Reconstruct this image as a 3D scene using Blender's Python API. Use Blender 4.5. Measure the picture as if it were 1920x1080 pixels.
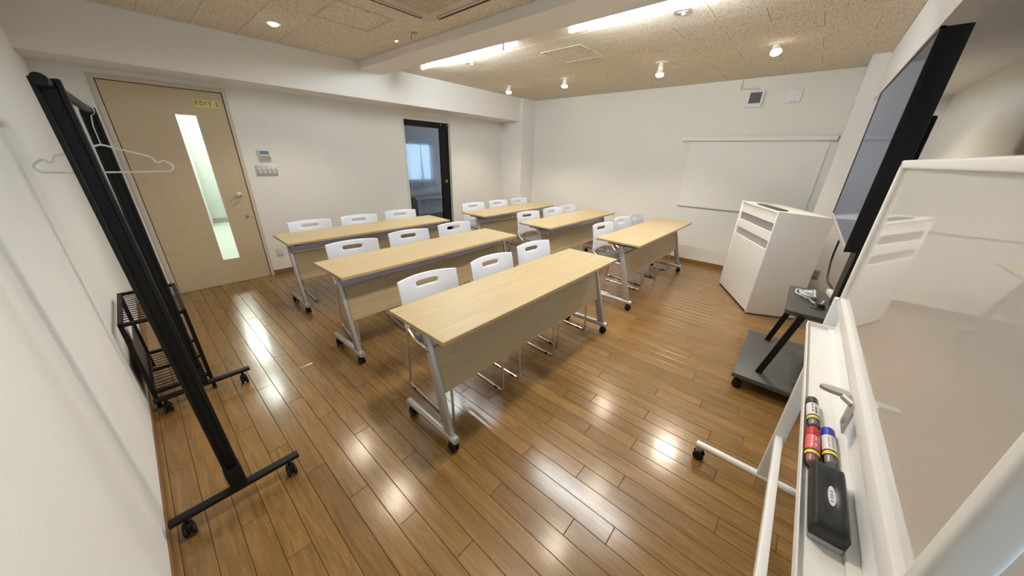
import bpy, bmesh, math, random
from mathutils import Vector, Matrix
random.seed(7)
PI = math.pi
for o in list(bpy.data.objects): bpy.data.objects.remove(o)
C = bpy.context.scene.collection
S = bpy.context.scene

# ------------------------------------------------------------------ camera
CAMZ = 1.505
yaw, pit, rol = [math.radians(a) for a in (40.858, -22.395, 1.606)]
fw = Vector((math.cos(yaw)*math.cos(pit), math.sin(yaw)*math.cos(pit), math.sin(pit)))
r0 = Vector((math.sin(yaw), -math.cos(yaw), 0)); u0 = r0.cross(fw)
rt = r0*math.cos(rol) + u0*math.sin(rol); up = -r0*math.sin(rol) + u0*math.cos(rol)
cam = bpy.data.cameras.new('camera'); camo = bpy.data.objects.new('camera', cam); C.objects.link(camo)
cam.sensor_width = 36; cam.lens = 600.96/1920*36; cam.clip_start = 0.02; cam.clip_end = 100
M = Matrix((rt, up, -fw)).transposed().to_4x4(); M.translation = Vector((0, 0, CAMZ)); camo.matrix_world = M
S.camera = camo

# ------------------------------------------------------------------ world, exposure
w = bpy.data.worlds.new('sky'); S.world = w; w.use_nodes = True
bg = w.node_tree.nodes['Background']
bg.inputs[0].default_value = (0.60, 0.79, 1.0, 1); bg.inputs[1].default_value = 1.7
S.view_settings.view_transform = 'Standard'; S.view_settings.look = 'None'
S.view_settings.gamma = 1; S.view_settings.use_curve_mapping = False
S.view_settings.exposure = 1.04
TUBE = 64.0      # emission strength of the fluorescent tubes
SPOT_W = 27.0    # watts of one warm ceiling lamp
WARM = (1.0, 0.88, 0.71); COOL = (0.84, 0.94, 1.0)

def lamp(kind, name, loc, energy, color, rot=(0, 0, 0), parent=None, **kw):
    l = bpy.data.lights.new(name, kind); l.energy = energy; l.color = color
    for k, v in kw.items(): setattr(l, k, v)
    o = bpy.data.objects.new(name, l); C.objects.link(o); o.location = loc; o.rotation_euler = rot
    if parent: o.parent = parent
    return o

# ------------------------------------------------------------------ materials
def mat(name, col, rough=0.5, metal=0, spec=0.5, coat=0, coat_r=0.05, emit=None, es=0, trans=0, ior=1.45, alpha=1):
    m = bpy.data.materials.new(name); m.use_nodes = True
    b = m.node_tree.nodes['Principled BSDF']
    b.inputs['Base Color'].default_value = (*col, 1); b.inputs['Roughness'].default_value = rough
    b.inputs['Metallic'].default_value = metal; b.inputs['Specular IOR Level'].default_value = spec
    b.inputs['Coat Weight'].default_value = coat; b.inputs['Coat Roughness'].default_value = coat_r
    b.inputs['Transmission Weight'].default_value = trans; b.inputs['IOR'].default_value = ior
    b.inputs['Alpha'].default_value = alpha
    if emit: b.inputs['Emission Color'].default_value = (*emit, 1); b.inputs['Emission Strength'].default_value = es
    return m
def N(m, t, **kw):
    n = m.node_tree.nodes.new(t)
    for k, v in kw.items():
        if k in n.inputs: n.inputs[k].default_value = v
        else: setattr(n, k, v)
    return n
def L(m, a, b): m.node_tree.links.new(a, b)
def noisy(m, scale=40, bump=0.1, col=0.06, dist=0.002, detail=4, stretch=(1, 1, 1), world=True):
    """procedural speckle: slight colour change and relief."""
    b = m.node_tree.nodes['Principled BSDF']; base = tuple(b.inputs['Base Color'].default_value)
    tc = N(m, 'ShaderNodeNewGeometry') if world else N(m, 'ShaderNodeTexCoord')
    mp = N(m, 'ShaderNodeMapping'); mp.inputs['Scale'].default_value = stretch
    L(m, tc.outputs['Position' if world else 'Object'], mp.inputs[0])
    n = N(m, 'ShaderNodeTexNoise', Scale=scale, Detail=detail); L(m, mp.outputs[0], n.inputs['Vector'])
    r = N(m, 'ShaderNodeMix', data_type='RGBA'); 
    r.inputs['A'].default_value = tuple(max(0, c*(1-col)) for c in base[:3])+(1,)
    r.inputs['B'].default_value = tuple(min(1, c*(1+col)) for c in base[:3])+(1,)
    L(m, n.outputs['Fac'], r.inputs['Factor']); L(m, r.outputs['Result'], b.inputs['Base Color'])
    bp = N(m, 'ShaderNodeBump', Strength=bump, Distance=dist); L(m, n.outputs['Fac'], bp.inputs['Height']); L(m, bp.outputs[0], b.inputs['Normal'])
    return m

MT = {}
MT['wall'] = noisy(mat('wallpaper', (0.80, 0.78, 0.73), 0.85, spec=0.2), 120, 0.25, 0.03, 0.002)
MT['wall_white'] = noisy(mat('white_wallpaper', (0.84, 0.83, 0.80), 0.85, spec=0.2), 120, 0.25, 0.03, 0.002)
MT['beam_paint'] = noisy(mat('beam_wallpaper', (0.83, 0.80, 0.77), 0.85, spec=0.2), 120, 0.2, 0.03, 0.002)
MT['casing'] = noisy(mat('beige_casing', (0.60, 0.52, 0.42), 0.5), 30, 0.02, 0.03)
MT['door'] = noisy(mat('beige_door', (0.55, 0.44, 0.29), 0.45, spec=0.4), 14, 0.04, 0.10, 0.002)
MT['black_gap'] = noisy(mat('dark_gasket', (0.02, 0.012, 0.01), 0.7), 60, 0.05, 0.2)
MT['base'] = noisy(mat('brown_baseboard', (0.22, 0.115, 0.045), 0.4), 20, 0.05, 0.2, 0.001, stretch=(1, 1, 8))
MT['white'] = noisy(mat('white_metal', (0.80, 0.80, 0.80), 0.35), 60, 0.02, 0.02)
MT['offwhite'] = noisy(mat('off_white_plastic', (0.72, 0.70, 0.64), 0.4), 60, 0.02, 0.02)
MT['shell'] = noisy(mat('white_chair_plastic', (0.70, 0.74, 0.84), 0.32), 300, 0.05, 0.01, 0.0003, world=False)
MT['pad'] = noisy(mat('grey_seat_pad', (0.17, 0.18, 0.19), 0.6), 400, 0.2, 0.1, 0.0005, world=False)
MT['chrome'] = noisy(mat('satin_steel', (0.72, 0.70, 0.68), 0.28, metal=1), 80, 0.02, 0.04)
MT['silver'] = noisy(mat('silver_paint', (0.50, 0.49, 0.47), 0.38, metal=0.45), 200, 0.02, 0.03)
MT['apron'] = noisy(mat('blue_lit_grey_metal', (0.50, 0.54, 0.68), 0.35, metal=0.3), 200, 0.02, 0.03)  # grey beam metal, bluish reflected light put into its base colour
MT['black'] = noisy(mat('black_metal', (0.008, 0.007, 0.0065), 0.5, spec=0.3), 150, 0.1, 0.2, 0.0005)
MT['black_plastic'] = noisy(mat('black_plastic', (0.006, 0.006, 0.007), 0.4, spec=0.3), 150, 0.05, 0.2, 0.0005)
MT['wheel'] = noisy(mat('black_rubber', (0.007, 0.007, 0.008), 0.5, spec=0.3), 150, 0.05, 0.2, 0.0005)
MT['cart'] = noisy(mat('dark_grey_cart_metal', (0.075, 0.073, 0.070), 0.45), 200, 0.08, 0.08, 0.0004)
MT['eraser'] = noisy(mat('black_eraser_plastic', (0.022, 0.024, 0.026), 0.33), 300, 0.05, 0.1, 0.0003)
MT['felt'] = noisy(mat('grey_felt', (0.42, 0.42, 0.43), 0.9), 500, 0.5, 0.1, 0.001)
MT['panel_grey'] = noisy(mat('grey_slot_metal', (0.36, 0.35, 0.34), 0.5), 60, 0.02, 0.03)
MT['slot_dark'] = noisy(mat('darker_slot_metal', (0.25, 0.245, 0.245), 0.5), 60, 0.02, 0.03)
MT['lectern'] = noisy(mat('white_lectern', (0.74, 0.73, 0.71), 0.4), 40, 0.02, 0.02)
MT['screen_sheet'] = noisy(mat('sheet', (0.83, 0.815, 0.775), 0.6), 60, 0.03, 0.02)
MT['glass'] = None
def thin_glass(name, tint=(1, 1, 1), refl=0.08):
    m = bpy.data.materials.new(name); m.use_nodes = True; nt = m.node_tree; nt.nodes.remove(nt.nodes['Principled BSDF'])
    t = N(m, 'ShaderNodeBsdfTransparent'); t.inputs[0].default_value = (*tint, 1)
    g = N(m, 'ShaderNodeBsdfGlossy'); g.inputs['Roughness'].default_value = 0.02
    fr = N(m, 'ShaderNodeFresnel', IOR=1.45); mx = N(m, 'ShaderNodeMixShader')
    L(m, fr.outputs[0], mx.inputs[0]); L(m, t.outputs[0], mx.inputs[1]); L(m, g.outputs[0], mx.inputs[2])
    L(m, mx.outputs[0], nt.nodes['Material Output'].inputs[0]); return m
MT['glass'] = thin_glass('clear_glass', (0.93, 0.97, 0.95))
MT['glass_blue'] = thin_glass('tinted_glass', (0.80, 0.82, 0.86))
MT['clear_plastic'] = thin_glass('clear_plastic', (0.86, 0.86, 0.88))
MT['tube'] = mat('tube_glow', (1, 1, 1), emit=COOL, es=TUBE)
MT['bulb'] = mat('bulb_glow', (1, 0.9, 0.8), emit=(1.0, 0.84, 0.66), es=9)
MT['lens_off'] = noisy(mat('frosted_lens', (0.7, 0.7, 0.72), 0.2), 50, 0.02, 0.02)

# oak laminate (grain along X of the object)
def oak(name, a, b, sc=(1.2, 22, 22)):
    m = mat(name, a, 0.42, spec=0.4); p = m.node_tree.nodes['Principled BSDF']
    tc = N(m, 'ShaderNodeTexCoord'); mp = N(m, 'ShaderNodeMapping'); mp.inputs['Scale'].default_value = sc
    oi = N(m, 'ShaderNodeObjectInfo'); ad = N(m, 'ShaderNodeVectorMath', operation='ADD')
    sc2 = N(m, 'ShaderNodeVectorMath', operation='SCALE'); sc2.inputs['Scale'].default_value = 11.0
    cb = N(m, 'ShaderNodeCombineXYZ'); L(m, oi.outputs['Random'], cb.inputs[0]); L(m, oi.outputs['Random'], cb.inputs[1])
    L(m, cb.outputs[0], sc2.inputs[0]); L(m, tc.outputs['Object'], ad.inputs[0]); L(m, sc2.outputs[0], ad.inputs[1]); L(m, ad.outputs[0], mp.inputs[0])
    n = N(m, 'ShaderNodeTexNoise', Scale=1.6, Detail=6, Roughness=0.6, Distortion=0.4); L(m, mp.outputs[0], n.inputs['Vector'])
    r = N(m, 'ShaderNodeMapRange'); r.inputs['From Min'].default_value = 0.3; r.inputs['From Max'].default_value = 0.7; L(m, n.outputs['Fac'], r.inputs['Value'])
    mx = N(m, 'ShaderNodeMix', data_type='RGBA'); mx.inputs['A'].default_value = (*a, 1); mx.inputs['B'].default_value = (*b, 1)
    L(m, r.outputs[0], mx.inputs['Factor']); L(m, mx.outputs['Result'], p.inputs['Base Color'])
    bp = N(m, 'ShaderNodeBump', Strength=0.05, Distance=0.001); L(m, n.outputs['Fac'], bp.inputs['Height']); L(m, bp.outputs[0], p.inputs['Normal'])
    return m
MT['oak'] = oak('light_oak_laminate', (0.49, 0.395, 0.24), (0.415, 0.325, 0.185))
MT['oak_edge'] = noisy(mat('oak_edge_band', (0.52, 0.36, 0.17), 0.5), 40, 0.05, 0.1)

# varnished floor strips (grain along Y), tone differs from strip to strip
def floor_mat():
    m = mat('varnished_oak_strip', (0.3, 0.15, 0.06), 0.40, spec=0.25, coat=0.85, coat_r=0.13); p = m.node_tree.nodes['Principled BSDF']
    p.inputs['Coat IOR'].default_value = 1.5
    geo = N(m, 'ShaderNodeNewGeometry'); oi = N(m, 'ShaderNodeObjectInfo')
    at = N(m, 'ShaderNodeAttribute', attribute_name='tone')
    sm = N(m, 'ShaderNodeMath', operation='ADD'); L(m, oi.outputs['Random'], sm.inputs[0]); L(m, at.outputs['Fac'], sm.inputs[1])
    fr = N(m, 'ShaderNodeMath', operation='FRACT'); L(m, sm.outputs[0], fr.inputs[0])
    cb = N(m, 'ShaderNodeCombineXYZ'); ml = N(m, 'ShaderNodeMath', operation='MULTIPLY'); ml.inputs[1].default_value = 37.0
    L(m, fr.outputs[0], ml.inputs[0]); L(m, ml.outputs[0], cb.inputs[0]); L(m, ml.outputs[0], cb.inputs[1]); L(m, ml.outputs[0], cb.inputs[2])
    ad = N(m, 'ShaderNodeVectorMath', operation='ADD'); L(m, geo.outputs['Position'], ad.inputs[0]); L(m, cb.outputs[0], ad.inputs[1])
    mp = N(m, 'ShaderNodeMapping'); mp.inputs['Scale'].default_value = (26, 2.2, 26); L(m, ad.outputs[0], mp.inputs[0])
    n = N(m, 'ShaderNodeTexNoise', Scale=1.5, Detail=7, Roughness=0.62, Distortion=1.1); L(m, mp.outputs[0], n.inputs['Vector'])
    mp2 = N(m, 'ShaderNodeMapping'); mp2.inputs['Scale'].default_value = (9, 2.4, 9); L(m, ad.outputs[0], mp2.inputs[0])
    wv = N(m, 'ShaderNodeTexNoise', Scale=2.0, Detail=2, Distortion=2.0); L(m, mp2.outputs[0], wv.inputs['Vector'])
    # cathedral figure: bands of a slow noise
    mu = N(m, 'ShaderNodeMath', operation='MULTIPLY'); mu.inputs[1].default_value = 14.0; L(m, wv.outputs['Fac'], mu.inputs[0])
    f2 = N(m, 'ShaderNodeMath', operation='FRACT'); L(m, mu.outputs[0], f2.inputs[0])
    cr = N(m, 'ShaderNodeValToRGB'); L(m, n.outputs['Fac'], cr.inputs[0])
    e = cr.color_ramp.elements; e[0].position = 0.28; e[0].color = (0.150, 0.082, 0.025, 1); e[1].position = 0.72; e[1].color = (0.295, 0.172, 0.060, 1)
    k = cr.color_ramp.elements.new(0.5); k.color = (0.232, 0.126, 0.038, 1)
    lr = N(m, 'ShaderNodeMapRange'); lr.inputs['From Min'].default_value = 0.0; lr.inputs['From Max'].default_value = 0.16
    lr.inputs['To Min'].default_value = 0.80; lr.inputs['To Max'].default_value = 1.0; L(m, f2.outputs[0], lr.inputs['Value'])
    tn = N(m, 'ShaderNodeMapRange'); tn.inputs['To Min'].default_value = 0.86; tn.inputs['To Max'].default_value = 1.12; L(m, fr.outputs[0], tn.inputs['Value'])
    mm = N(m, 'ShaderNodeMath', operation='MULTIPLY'); L(m, lr.outputs[0], mm.inputs[0]); L(m, tn.outputs[0], mm.inputs[1])
    vs = N(m, 'ShaderNodeVectorMath', operation='SCALE'); L(m, cr.outputs[0], vs.inputs[0]); L(m, mm.outputs[0], vs.inputs['Scale'])
    L(m, vs.outputs[0], p.inputs['Base Color'])
    wob = N(m, 'ShaderNodeTexNoise', Scale=5.0, Detail=3); L(m, ad.outputs[0], wob.inputs['Vector'])
    b1 = N(m, 'ShaderNodeBump', Strength=0.10, Distance=0.01); L(m, wob.outputs['Fac'], b1.inputs['Height'])
    b2 = N(m, 'ShaderNodeBump', Strength=0.12, Distance=0.0012); L(m, n.outputs['Fac'], b2.inputs['Height']); L(m, b1.outputs[0], b2.inputs['Normal'])
    L(m, b2.outputs[0], p.inputs['Normal']); L(m, b2.outputs[0], p.inputs['Coat Normal'])
    rr = N(m, 'ShaderNodeTexNoise', Scale=3.0, Detail=4); L(m, geo.outputs['Position'], rr.inputs['Vector'])
    rm = N(m, 'ShaderNodeMapRange'); rm.inputs['To Min'].default_value = 0.12; rm.inputs['To Max'].default_value = 0.24; L(m, rr.outputs['Fac'], rm.inputs['Value'])
    L(m, rm.outputs[0], p.inputs['Coat Roughness'])
    return m
MT['floor'] = floor_mat()
MT['subfloor'] = noisy(mat('subfloor', (0.05, 0.025, 0.012), 0.8), 20, 0.1, 0.2)

# mineral-fibre ceiling board: small dark fissures
def ceil_mat():
    m = mat('fissured_ceiling_board', (0.62, 0.53, 0.41), 0.9, spec=0.1); p = m.node_tree.nodes['Principled BSDF']
    geo = N(m, 'ShaderNodeNewGeometry')
    mp = N(m, 'ShaderNodeMapping'); mp.inputs['Scale'].default_value = (1, 1.9, 1); L(m, geo.outputs['Position'], mp.inputs[0])
    n = N(m, 'ShaderNodeTexNoise', Scale=75.0, Detail=3, Roughness=0.55, Distortion=0.6); L(m, mp.outputs[0], n.inputs['Vector'])
    mr = N(m, 'ShaderNodeMapRange'); mr.inputs['From Min'].default_value = 0.36; mr.inputs['From Max'].default_value = 0.45; L(m, n.outputs['Fac'], mr.inputs['Value'])
    mx = N(m, 'ShaderNodeMix', data_type='RGBA'); mx.inputs['A'].default_value = (0.33, 0.27, 0.20, 1); mx.inputs['B'].default_value = (0.80, 0.715, 0.585, 1)
    L(m, mr.outputs[0], mx.inputs['Factor']); L(m, mx.outputs['Result'], p.inputs['Base Color'])
    bp = N(m, 'ShaderNodeBump', Strength=0.6, Distance=0.003); L(m, mr.outputs[0], bp.inputs['Height']); L(m, bp.outputs[0], p.inputs['Normal'])
    return m
MT['ceiling'] = ceil_mat()
def board_mat():
    m = noisy(mat('glossy_whiteboard', (0.52, 0.515, 0.50), 0.35, coat=1.0, coat_r=0.025), 20, 0.0, 0.01); 
    m.node_tree.nodes['Principled BSDF'].inputs['Coat IOR'].default_value = 2.0; return m
MT['board'] = board_mat()
def screen_mat():
    m = bpy.data.materials.new('display_glass'); m.use_nodes = True; nt = m.node_tree; nt.nodes.remove(nt.nodes['Principled BSDF'])
    d = N(m, 'ShaderNodeBsdfDiffuse'); d.inputs[0].default_value = (0.06, 0.07, 0.12, 1)
    g = N(m, 'ShaderNodeBsdfGlossy'); g.inputs[0].default_value = (0.80, 0.86, 1.0, 1); g.inputs['Roughness'].default_value = 0.06
    nz = N(m, 'ShaderNodeTexNoise', Scale=3.0); mr = N(m, 'ShaderNodeMapRange'); mr.inputs['To Min'].default_value = .05; mr.inputs['To Max'].default_value = .09
    L(m, nz.outputs['Fac'], mr.inputs['Value']); L(m, mr.outputs[0], g.inputs['Roughness'])
    fr = N(m, 'ShaderNodeFresnel', IOR=7.0); mx = N(m, 'ShaderNodeMixShader')
    L(m, fr.outputs[0], mx.inputs[0]); L(m, d.outputs[0], mx.inputs[1]); L(m, g.outputs[0], mx.inputs[2]); L(m, mx.outputs[0], nt.nodes['Material Output'].inputs[0]); return m
MT['tv_screen'] = screen_mat()

# ------------------------------------------------------------------ mesh helpers
def box(bm, x0, y0, z0, x1, y1, z1, bev=0, seg=1, R=None):
    r = bmesh.ops.create_cube(bm, size=1); v = r['verts']
    Mx = Matrix.Translation(((x0+x1)/2, (y0+y1)/2, (z0+z1)/2)) @ Matrix.Diagonal((abs(x1-x0), abs(y1-y0), abs(z1-z0), 1))
    if R is not None: Mx = R @ Mx
    bmesh.ops.transform(bm, matrix=Mx, verts=v)
    if bev:
        es = list({e for q in v for e in q.link_edges})
        bmesh.ops.bevel(bm, geom=es, offset=bev, segments=seg, profile=0.5, affect='EDGES')
def cyl(bm, a, b, r, n=16, r2=None, bev=0):
    a = Vector(a); b = Vector(b); d = b-a
    q = d.to_track_quat('Z', 'Y').to_matrix().to_4x4(); q.translation = (a+b)/2
    g = bmesh.ops.create_cone(bm, cap_ends=True, segments=n, radius1=r, radius2=r if r2 is None else r2, depth=d.length, matrix=q)
    if bev:
        es = [e for e in {e for v in g['verts'] for e in v.link_edges} if any(len(f.verts) > 4 for f in e.link_faces)]
        bmesh.ops.bevel(bm, geom=es, offset=bev, segments=2, profile=0.5, affect='EDGES')
def fillet(pts, rad, n=5, closed=False):
    P = [Vector(p) for p in pts]; out = []
    m = len(P)
    for i, p in enumerate(P):
        if not closed and i in (0, m-1): out.append(p); continue
        a = P[(i-1) % m]; b = P[(i+1) % m]; da = a-p; db = b-p
        r = min(rad, da.length*0.48, db.length*0.48)
        s = p+da.normalized()*r; e = p+db.normalized()*r
        for k in range(n+1):
            t = k/n; out.append((1-t)**2*s+2*t*(1-t)*p+t*t*e)
    return out
def tube(bm, pts, r, n=8, closed=False, prof=None):
    P = [Vector(p) for p in pts]; m = len(P); rings = []
    T = [((P[(i+1) % m]-P[i-1]) if closed else (P[min(i+1, m-1)]-P[max(i-1, 0)])).normalized() for i in range(m)]
    u = T[0].orthogonal().normalized()
    if prof: 
        u = Vector((0, 0, 1)) if abs(T[0].z) < 0.9 else Vector((1, 0, 0)); u = (u-T[0]*u.dot(T[0])).normalized()
    for i in range(m):
        u = (u-T[i]*u.dot(T[i])).normalized(); v = T[i].cross(u)
        if prof: rings.append([bm.verts.new(P[i]+u*a+v*b) for a, b in prof])
        else: rings.append([bm.verts.new(P[i]+(u*math.cos(2*PI*k/n)+v*math.sin(2*PI*k/n))*r) for k in range(n)])
    k_ = len(rings[0])
    for i in range(m if closed else m-1):
        A = rings[i]; B = rings[(i+1) % m]
        for k in range(k_): bm.faces.new((A[k], A[(k+1) % k_], B[(k+1) % k_], B[k]))
    if not closed: bm.faces.new(rings[0][::-1]); bm.faces.new(rings[-1])
def revolve(bm, prof, n=24, at=(0, 0, 0)):
    """prof: (radius, z) list around Z."""
    rings = []
    for r, z in prof:
        if r < 1e-6: rings.append([bm.verts.new((at[0], at[1], at[2]+z))])
        else: rings.append([bm.verts.new((at[0]+r*math.cos(2*PI*k/n), at[1]+r*math.sin(2*PI*k/n), at[2]+z)) for k in range(n)])
    for A, B in zip(rings, rings[1:]):
        for k in range(n):
            a = A if len(A) > 1 else A*n; b = B if len(B) > 1 else B*n
            vs = [a[k], a[(k+1) % n], b[(k+1) % n], b[k]]; vs = list(dict.fromkeys(vs))
            if len(vs) > 2: bm.faces.new(vs)
def obj(name, bm, m, parent=None, smooth=False, xf=None):
    if xf is not None: bmesh.ops.transform(bm, matrix=xf, verts=bm.verts)
    bmesh.ops.recalc_face_normals(bm, faces=bm.faces)
    me = bpy.data.meshes.new(name); bm.to_mesh(me); bm.free()
    if smooth:
        for p in me.polygons: p.use_smooth = True
        me.set_sharp_from_angle(angle=math.radians(38))
    o = bpy.data.objects.new(name, me); C.objects.link(o)
    for q in (m if isinstance(m, (list, tuple)) else [m]): me.materials.append(MT[q] if isinstance(q, str) else q)
    if parent: o.parent = parent
    return o
def B(name, m, parent, *a, **kw):
    sm = kw.pop('smooth', False); bm = bmesh.new(); box(bm, *a, **kw); return obj(name, bm, m, parent, sm)
def thing(name, label, cat, loc=(0, 0, 0), rz=0, group=None):
    o = bpy.data.objects.new(name, None); C.objects.link(o); o.empty_display_size = 0.1
    o.location = loc; o.rotation_euler = (0, 0, rz); o['label'] = label; o['category'] = cat
    if group: o['group'] = group
    return o
def tag(o, label, cat, group=None):
    o['label'] = label; o['category'] = cat
    if group: o['group'] = group
    return o
def struct(o): o['kind'] = 'structure'; return o
def copy_tree(o, parent=None):
    c = o.copy(); C.objects.link(c)
    if parent: c.parent = parent
    for ch in list(o.children): copy_tree(ch, c)
    return c
def text_mesh(name, s, size, m, parent, loc, rot, depth=0.0006, space=1.0):
    cu = bpy.data.curves.new(name, 'FONT'); cu.body = s; cu.size = size; cu.extrude = depth; cu.align_x = 'CENTER'; cu.align_y = 'CENTER'; cu.space_character = space
    t = bpy.data.objects.new(name+'_tmp', cu); C.objects.link(t)
    dg = bpy.context.evaluated_depsgraph_get(); me = bpy.data.meshes.new_from_object(t.evaluated_get(dg)); bpy.data.objects.remove(t)
    me.name = name; me.materials.clear(); me.materials.append(MT[m] if isinstance(m, str) else m)
    o = bpy.data.objects.new(name, me); C.objects.link(o); o.location = loc; o.rotation_euler = rot
    if parent: o.parent = parent
    return o

# ------------------------------------------------------------------ room measures
XN, XB = -0.29, 5.566        # near-left wall, back wall
YD, YR = 4.87, -0.75         # wall with the doors, wall behind the display
H = 2.49
BY, BZ = 4.39, 2.112         # beam over the doors: face, underside
RY, RZ = -0.255, 2.105       # beam over the display
# floor --------------------------------------------------------------
floor = struct(B('floor', 'subfloor', None, XN-.1, YR-.1, -0.10, XB+.1, YD+.1, -0.010))
PW, PL = 0.0909, 0.909
def plank_bm(bm, w, l, x=0, y=0, tone=None, lay=None):
    g, c, t = 0.0006, 0.0016, 0.012
    lo = [(g, g), (w-g, g), (w-g, l-g), (g, l-g)]; hi = [(g+c, g+c), (w-g-c, g+c), (w-g-c, l-g-c), (g+c, l-g-c)]
    a = [bm.verts.new((x+p, y+q, -t)) for p, q in lo]; b = [bm.verts.new((x+p, y+q, -c)) for p, q in lo]; d = [bm.verts.new((x+p, y+q, 0)) for p, q in hi]
    fs = [bm.faces.new(d)]
    for A_, B_ in ((a, b), (b, d)):
        for k in range(4): fs.append(bm.faces.new((A_[k], A_[(k+1) % 4], B_[(k+1) % 4], B_[k])))
    if lay:
        for f in fs: f[lay] = tone
pieces = []
i0 = int(math.floor((XN-0.37)/PW)); i1 = int(math.ceil((XB-0.37)/PW))
for i in range(i0, i1):
    xa = max(0.37+i*PW, XN); xb = min(0.37+(i+1)*PW, XB)
    off = (0.935-0.28*i + (0.07*math.sin(i*2.3) if i > 1 else 0)) % PL; y = off-PL*3
    while y < YD:
        ya, yb = max(y, YR), min(y+PL, YD)
        if yb-ya > 0.02: pieces.append((xa, ya, xb-xa, yb-ya))
        y += PL
def pscore(p):
    d = Vector((p[0]+p[2]/2, p[1]+p[3]/2, -CAMZ)); z = d.dot(fw)
    if z < 0.15 or abs(d.dot(rt)/z) > 1.75 or abs(d.dot(up)/z) > 1.2: return -1
    return p[2]*p[3]/z**3
pieces.sort(key=pscore, reverse=True)
near, far = pieces[:296], pieces[296:]
shared = {}
for (x, y, pw, pl) in near:
    key = (round(pw, 4), round(pl, 4))
    if key not in shared:
        bm = bmesh.new(); plank_bm(bm, pw, pl); o = obj('plank', bm, 'floor', floor); shared[key] = o
    else: o = shared[key].copy(); C.objects.link(o)
    o.location = (x, y, 0)
bm = bmesh.new(); lay = bm.faces.layers.float.new('tone')
for (x, y, pw, pl) in far: plank_bm(bm, pw, pl, x, y, random.random(), lay)
o = obj('plank_field', bm, 'floor', floor); o['kind'] = 'stuff'

# walls --------------------------------------------------------------
DX0, DX1, DZ = 0.03, 0.883, 2.035          # flush door opening
GX0, GX1, GZ = 2.995, 3.875, 1.985         # black glass door opening
WT = 0.14
bm = bmesh.new()
for a in ((XN-.1, DX0-.035), (DX1+.035, GX0-.025), (GX1+.03, XB+.1)): box(bm, a[0], YD, -.01, a[1], YD+WT, H+.05)
box(bm, DX0-.035, YD, DZ+.035, DX1+.035, YD+WT, H+.05); box(bm, GX0-.025, YD, GZ+.03, GX1+.03, YD+WT, H+.05)
struct(obj('wall_left', bm, 'wall'))
struct(B('wall_back', 'wall', None, XB, YR-.1, -.01, XB+.12, YD+.1, H+.05))
struct(B('wall_near', 'wall_white', None, XN-.12, YR-.1, -.01, XN, YD+.1, H+.05))
VX0, VX1, VZ0, VZ1 = .10, 1.95, .80, 2.06
bm = bmesh.new(); box(bm, XN-.1, YR-.12, -.01, VX0, YR, H+.05); box(bm, VX1, YR-.12, -.01, XB+.1, YR, H+.05); box(bm, VX0, YR-.12, -.01, VX1, YR, VZ0); box(bm, VX0, YR-.12, VZ1, VX1, YR, H+.05)
struct(obj('wall_right', bm, 'wall'))
struct(B('trim_1', 'beam_paint', None, XN, BY, BZ, 5.18, YD, H))                 # beam above the doors
struct(B('trim_2', 'beam_paint', None, 5.175, 4.335, 0, XB, YD, H))              # corner pillar beside the glass door
struct(B('trim_3', 'beam_paint', None, 2.167, RY, 2.415, 2.50, BY, H))           # shallow beam across the ceiling
struct(B('trim_4', 'beam_paint', None, XN, YR, RZ, 5.02, RY, H))                 # beam above the display
struct(B('trim_5', 'beam_paint', None, 5.02, YR, 0, XB, -0.13, H))               # corner pillar behind the lectern
bm = bmesh.new(); box(bm, DX1+.036, YD-.009, 0, GX0-.026, YD, .06, .002); box(bm, GX1+.031, YD-.009, 0, 5.175, YD, .06, .002)
struct(obj('baseboard_left', bm, 'base'))
struct(B('baseboard_back', 'base', None, XB-.009, -.13, 0, XB, 4.335, .062, bev=.002))
struct(B('baseboard_near', 'base', None, XN, YR, 0, XN+.007, YD, .045, bev=.002))
bm = bmesh.new(); box(bm, 5.011, YR, 0, 5.02, -.13, .06, .002); box(bm, 5.011, -.13, 0, XB-.009, -.121, .06, .002)
struct(obj('baseboard_right', bm, 'base'))

# ceiling with its fibre boards ---------------------------------------
ceiling = struct(B('ceiling', 'casing', None, XN-.1, YR-.1, H+.012, XB+.1, YD+.1, H+.1))
holes = [(1.306, 1.757, 2.836, 3.29), (3.14, 3.614, 1.955, 2.417)]
shared = {}
def cboard(x0, y0, x1, y1):
    w_, l_ = x1-x0, y1-y0
    if w_ < .01 or l_ < .01: return
    key = (round(w_, 4), round(l_, 4))
    if key not in shared:
        g, c = 0.0009, 0.0022
        bm = bmesh.new()
        hi = [(g, g), (w_-g, g), (w_-g, l_-g), (g, l_-g)]; lo = [(g+c, g+c), (w_-g-c, g+c), (w_-g-c, l_-g-c), (g+c, l_-g-c)]
        a = [bm.verts.new((p, q, .014)) for p, q in hi]; b = [bm.verts.new((p, q, c)) for p, q in hi]; d = [bm.verts.new((p, q, 0)) for p, q in lo]
        bm.faces.new(d)
        for A_, B_ in ((a, b), (b, d)):
            for k in range(4): bm.faces.new((A_[k], A_[(k+1) % 4], B_[(k+1) % 4], B_[k]))
        o = obj('ceiling_board', bm, 'ceiling', ceiling); shared[key] = o
    else: o = shared[key].copy(); C.objects.link(o)
    o.location = (x0, y0, H)
CW, CL = 0.315, 0.61
for (bx0, bx1) in ((XN, 2.167), (2.50, XB)):
    k = int(math.floor((bx0-3.225)/CW))
    while 3.225+k*CW < bx1:
        xa, xb = max(3.225+k*CW, bx0), min(3.225+(k+1)*CW, bx1)
        y = (0.54 if k % 2 == 0 else 0.235)-CL*2
        while y < BY:
            ya, yb = max(y, RY if xa < 5.0 else -.13), min(y+CL, BY)
            if yb > ya: cboard(xa, ya, xb, yb)
            y += CL
        k += 1

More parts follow.
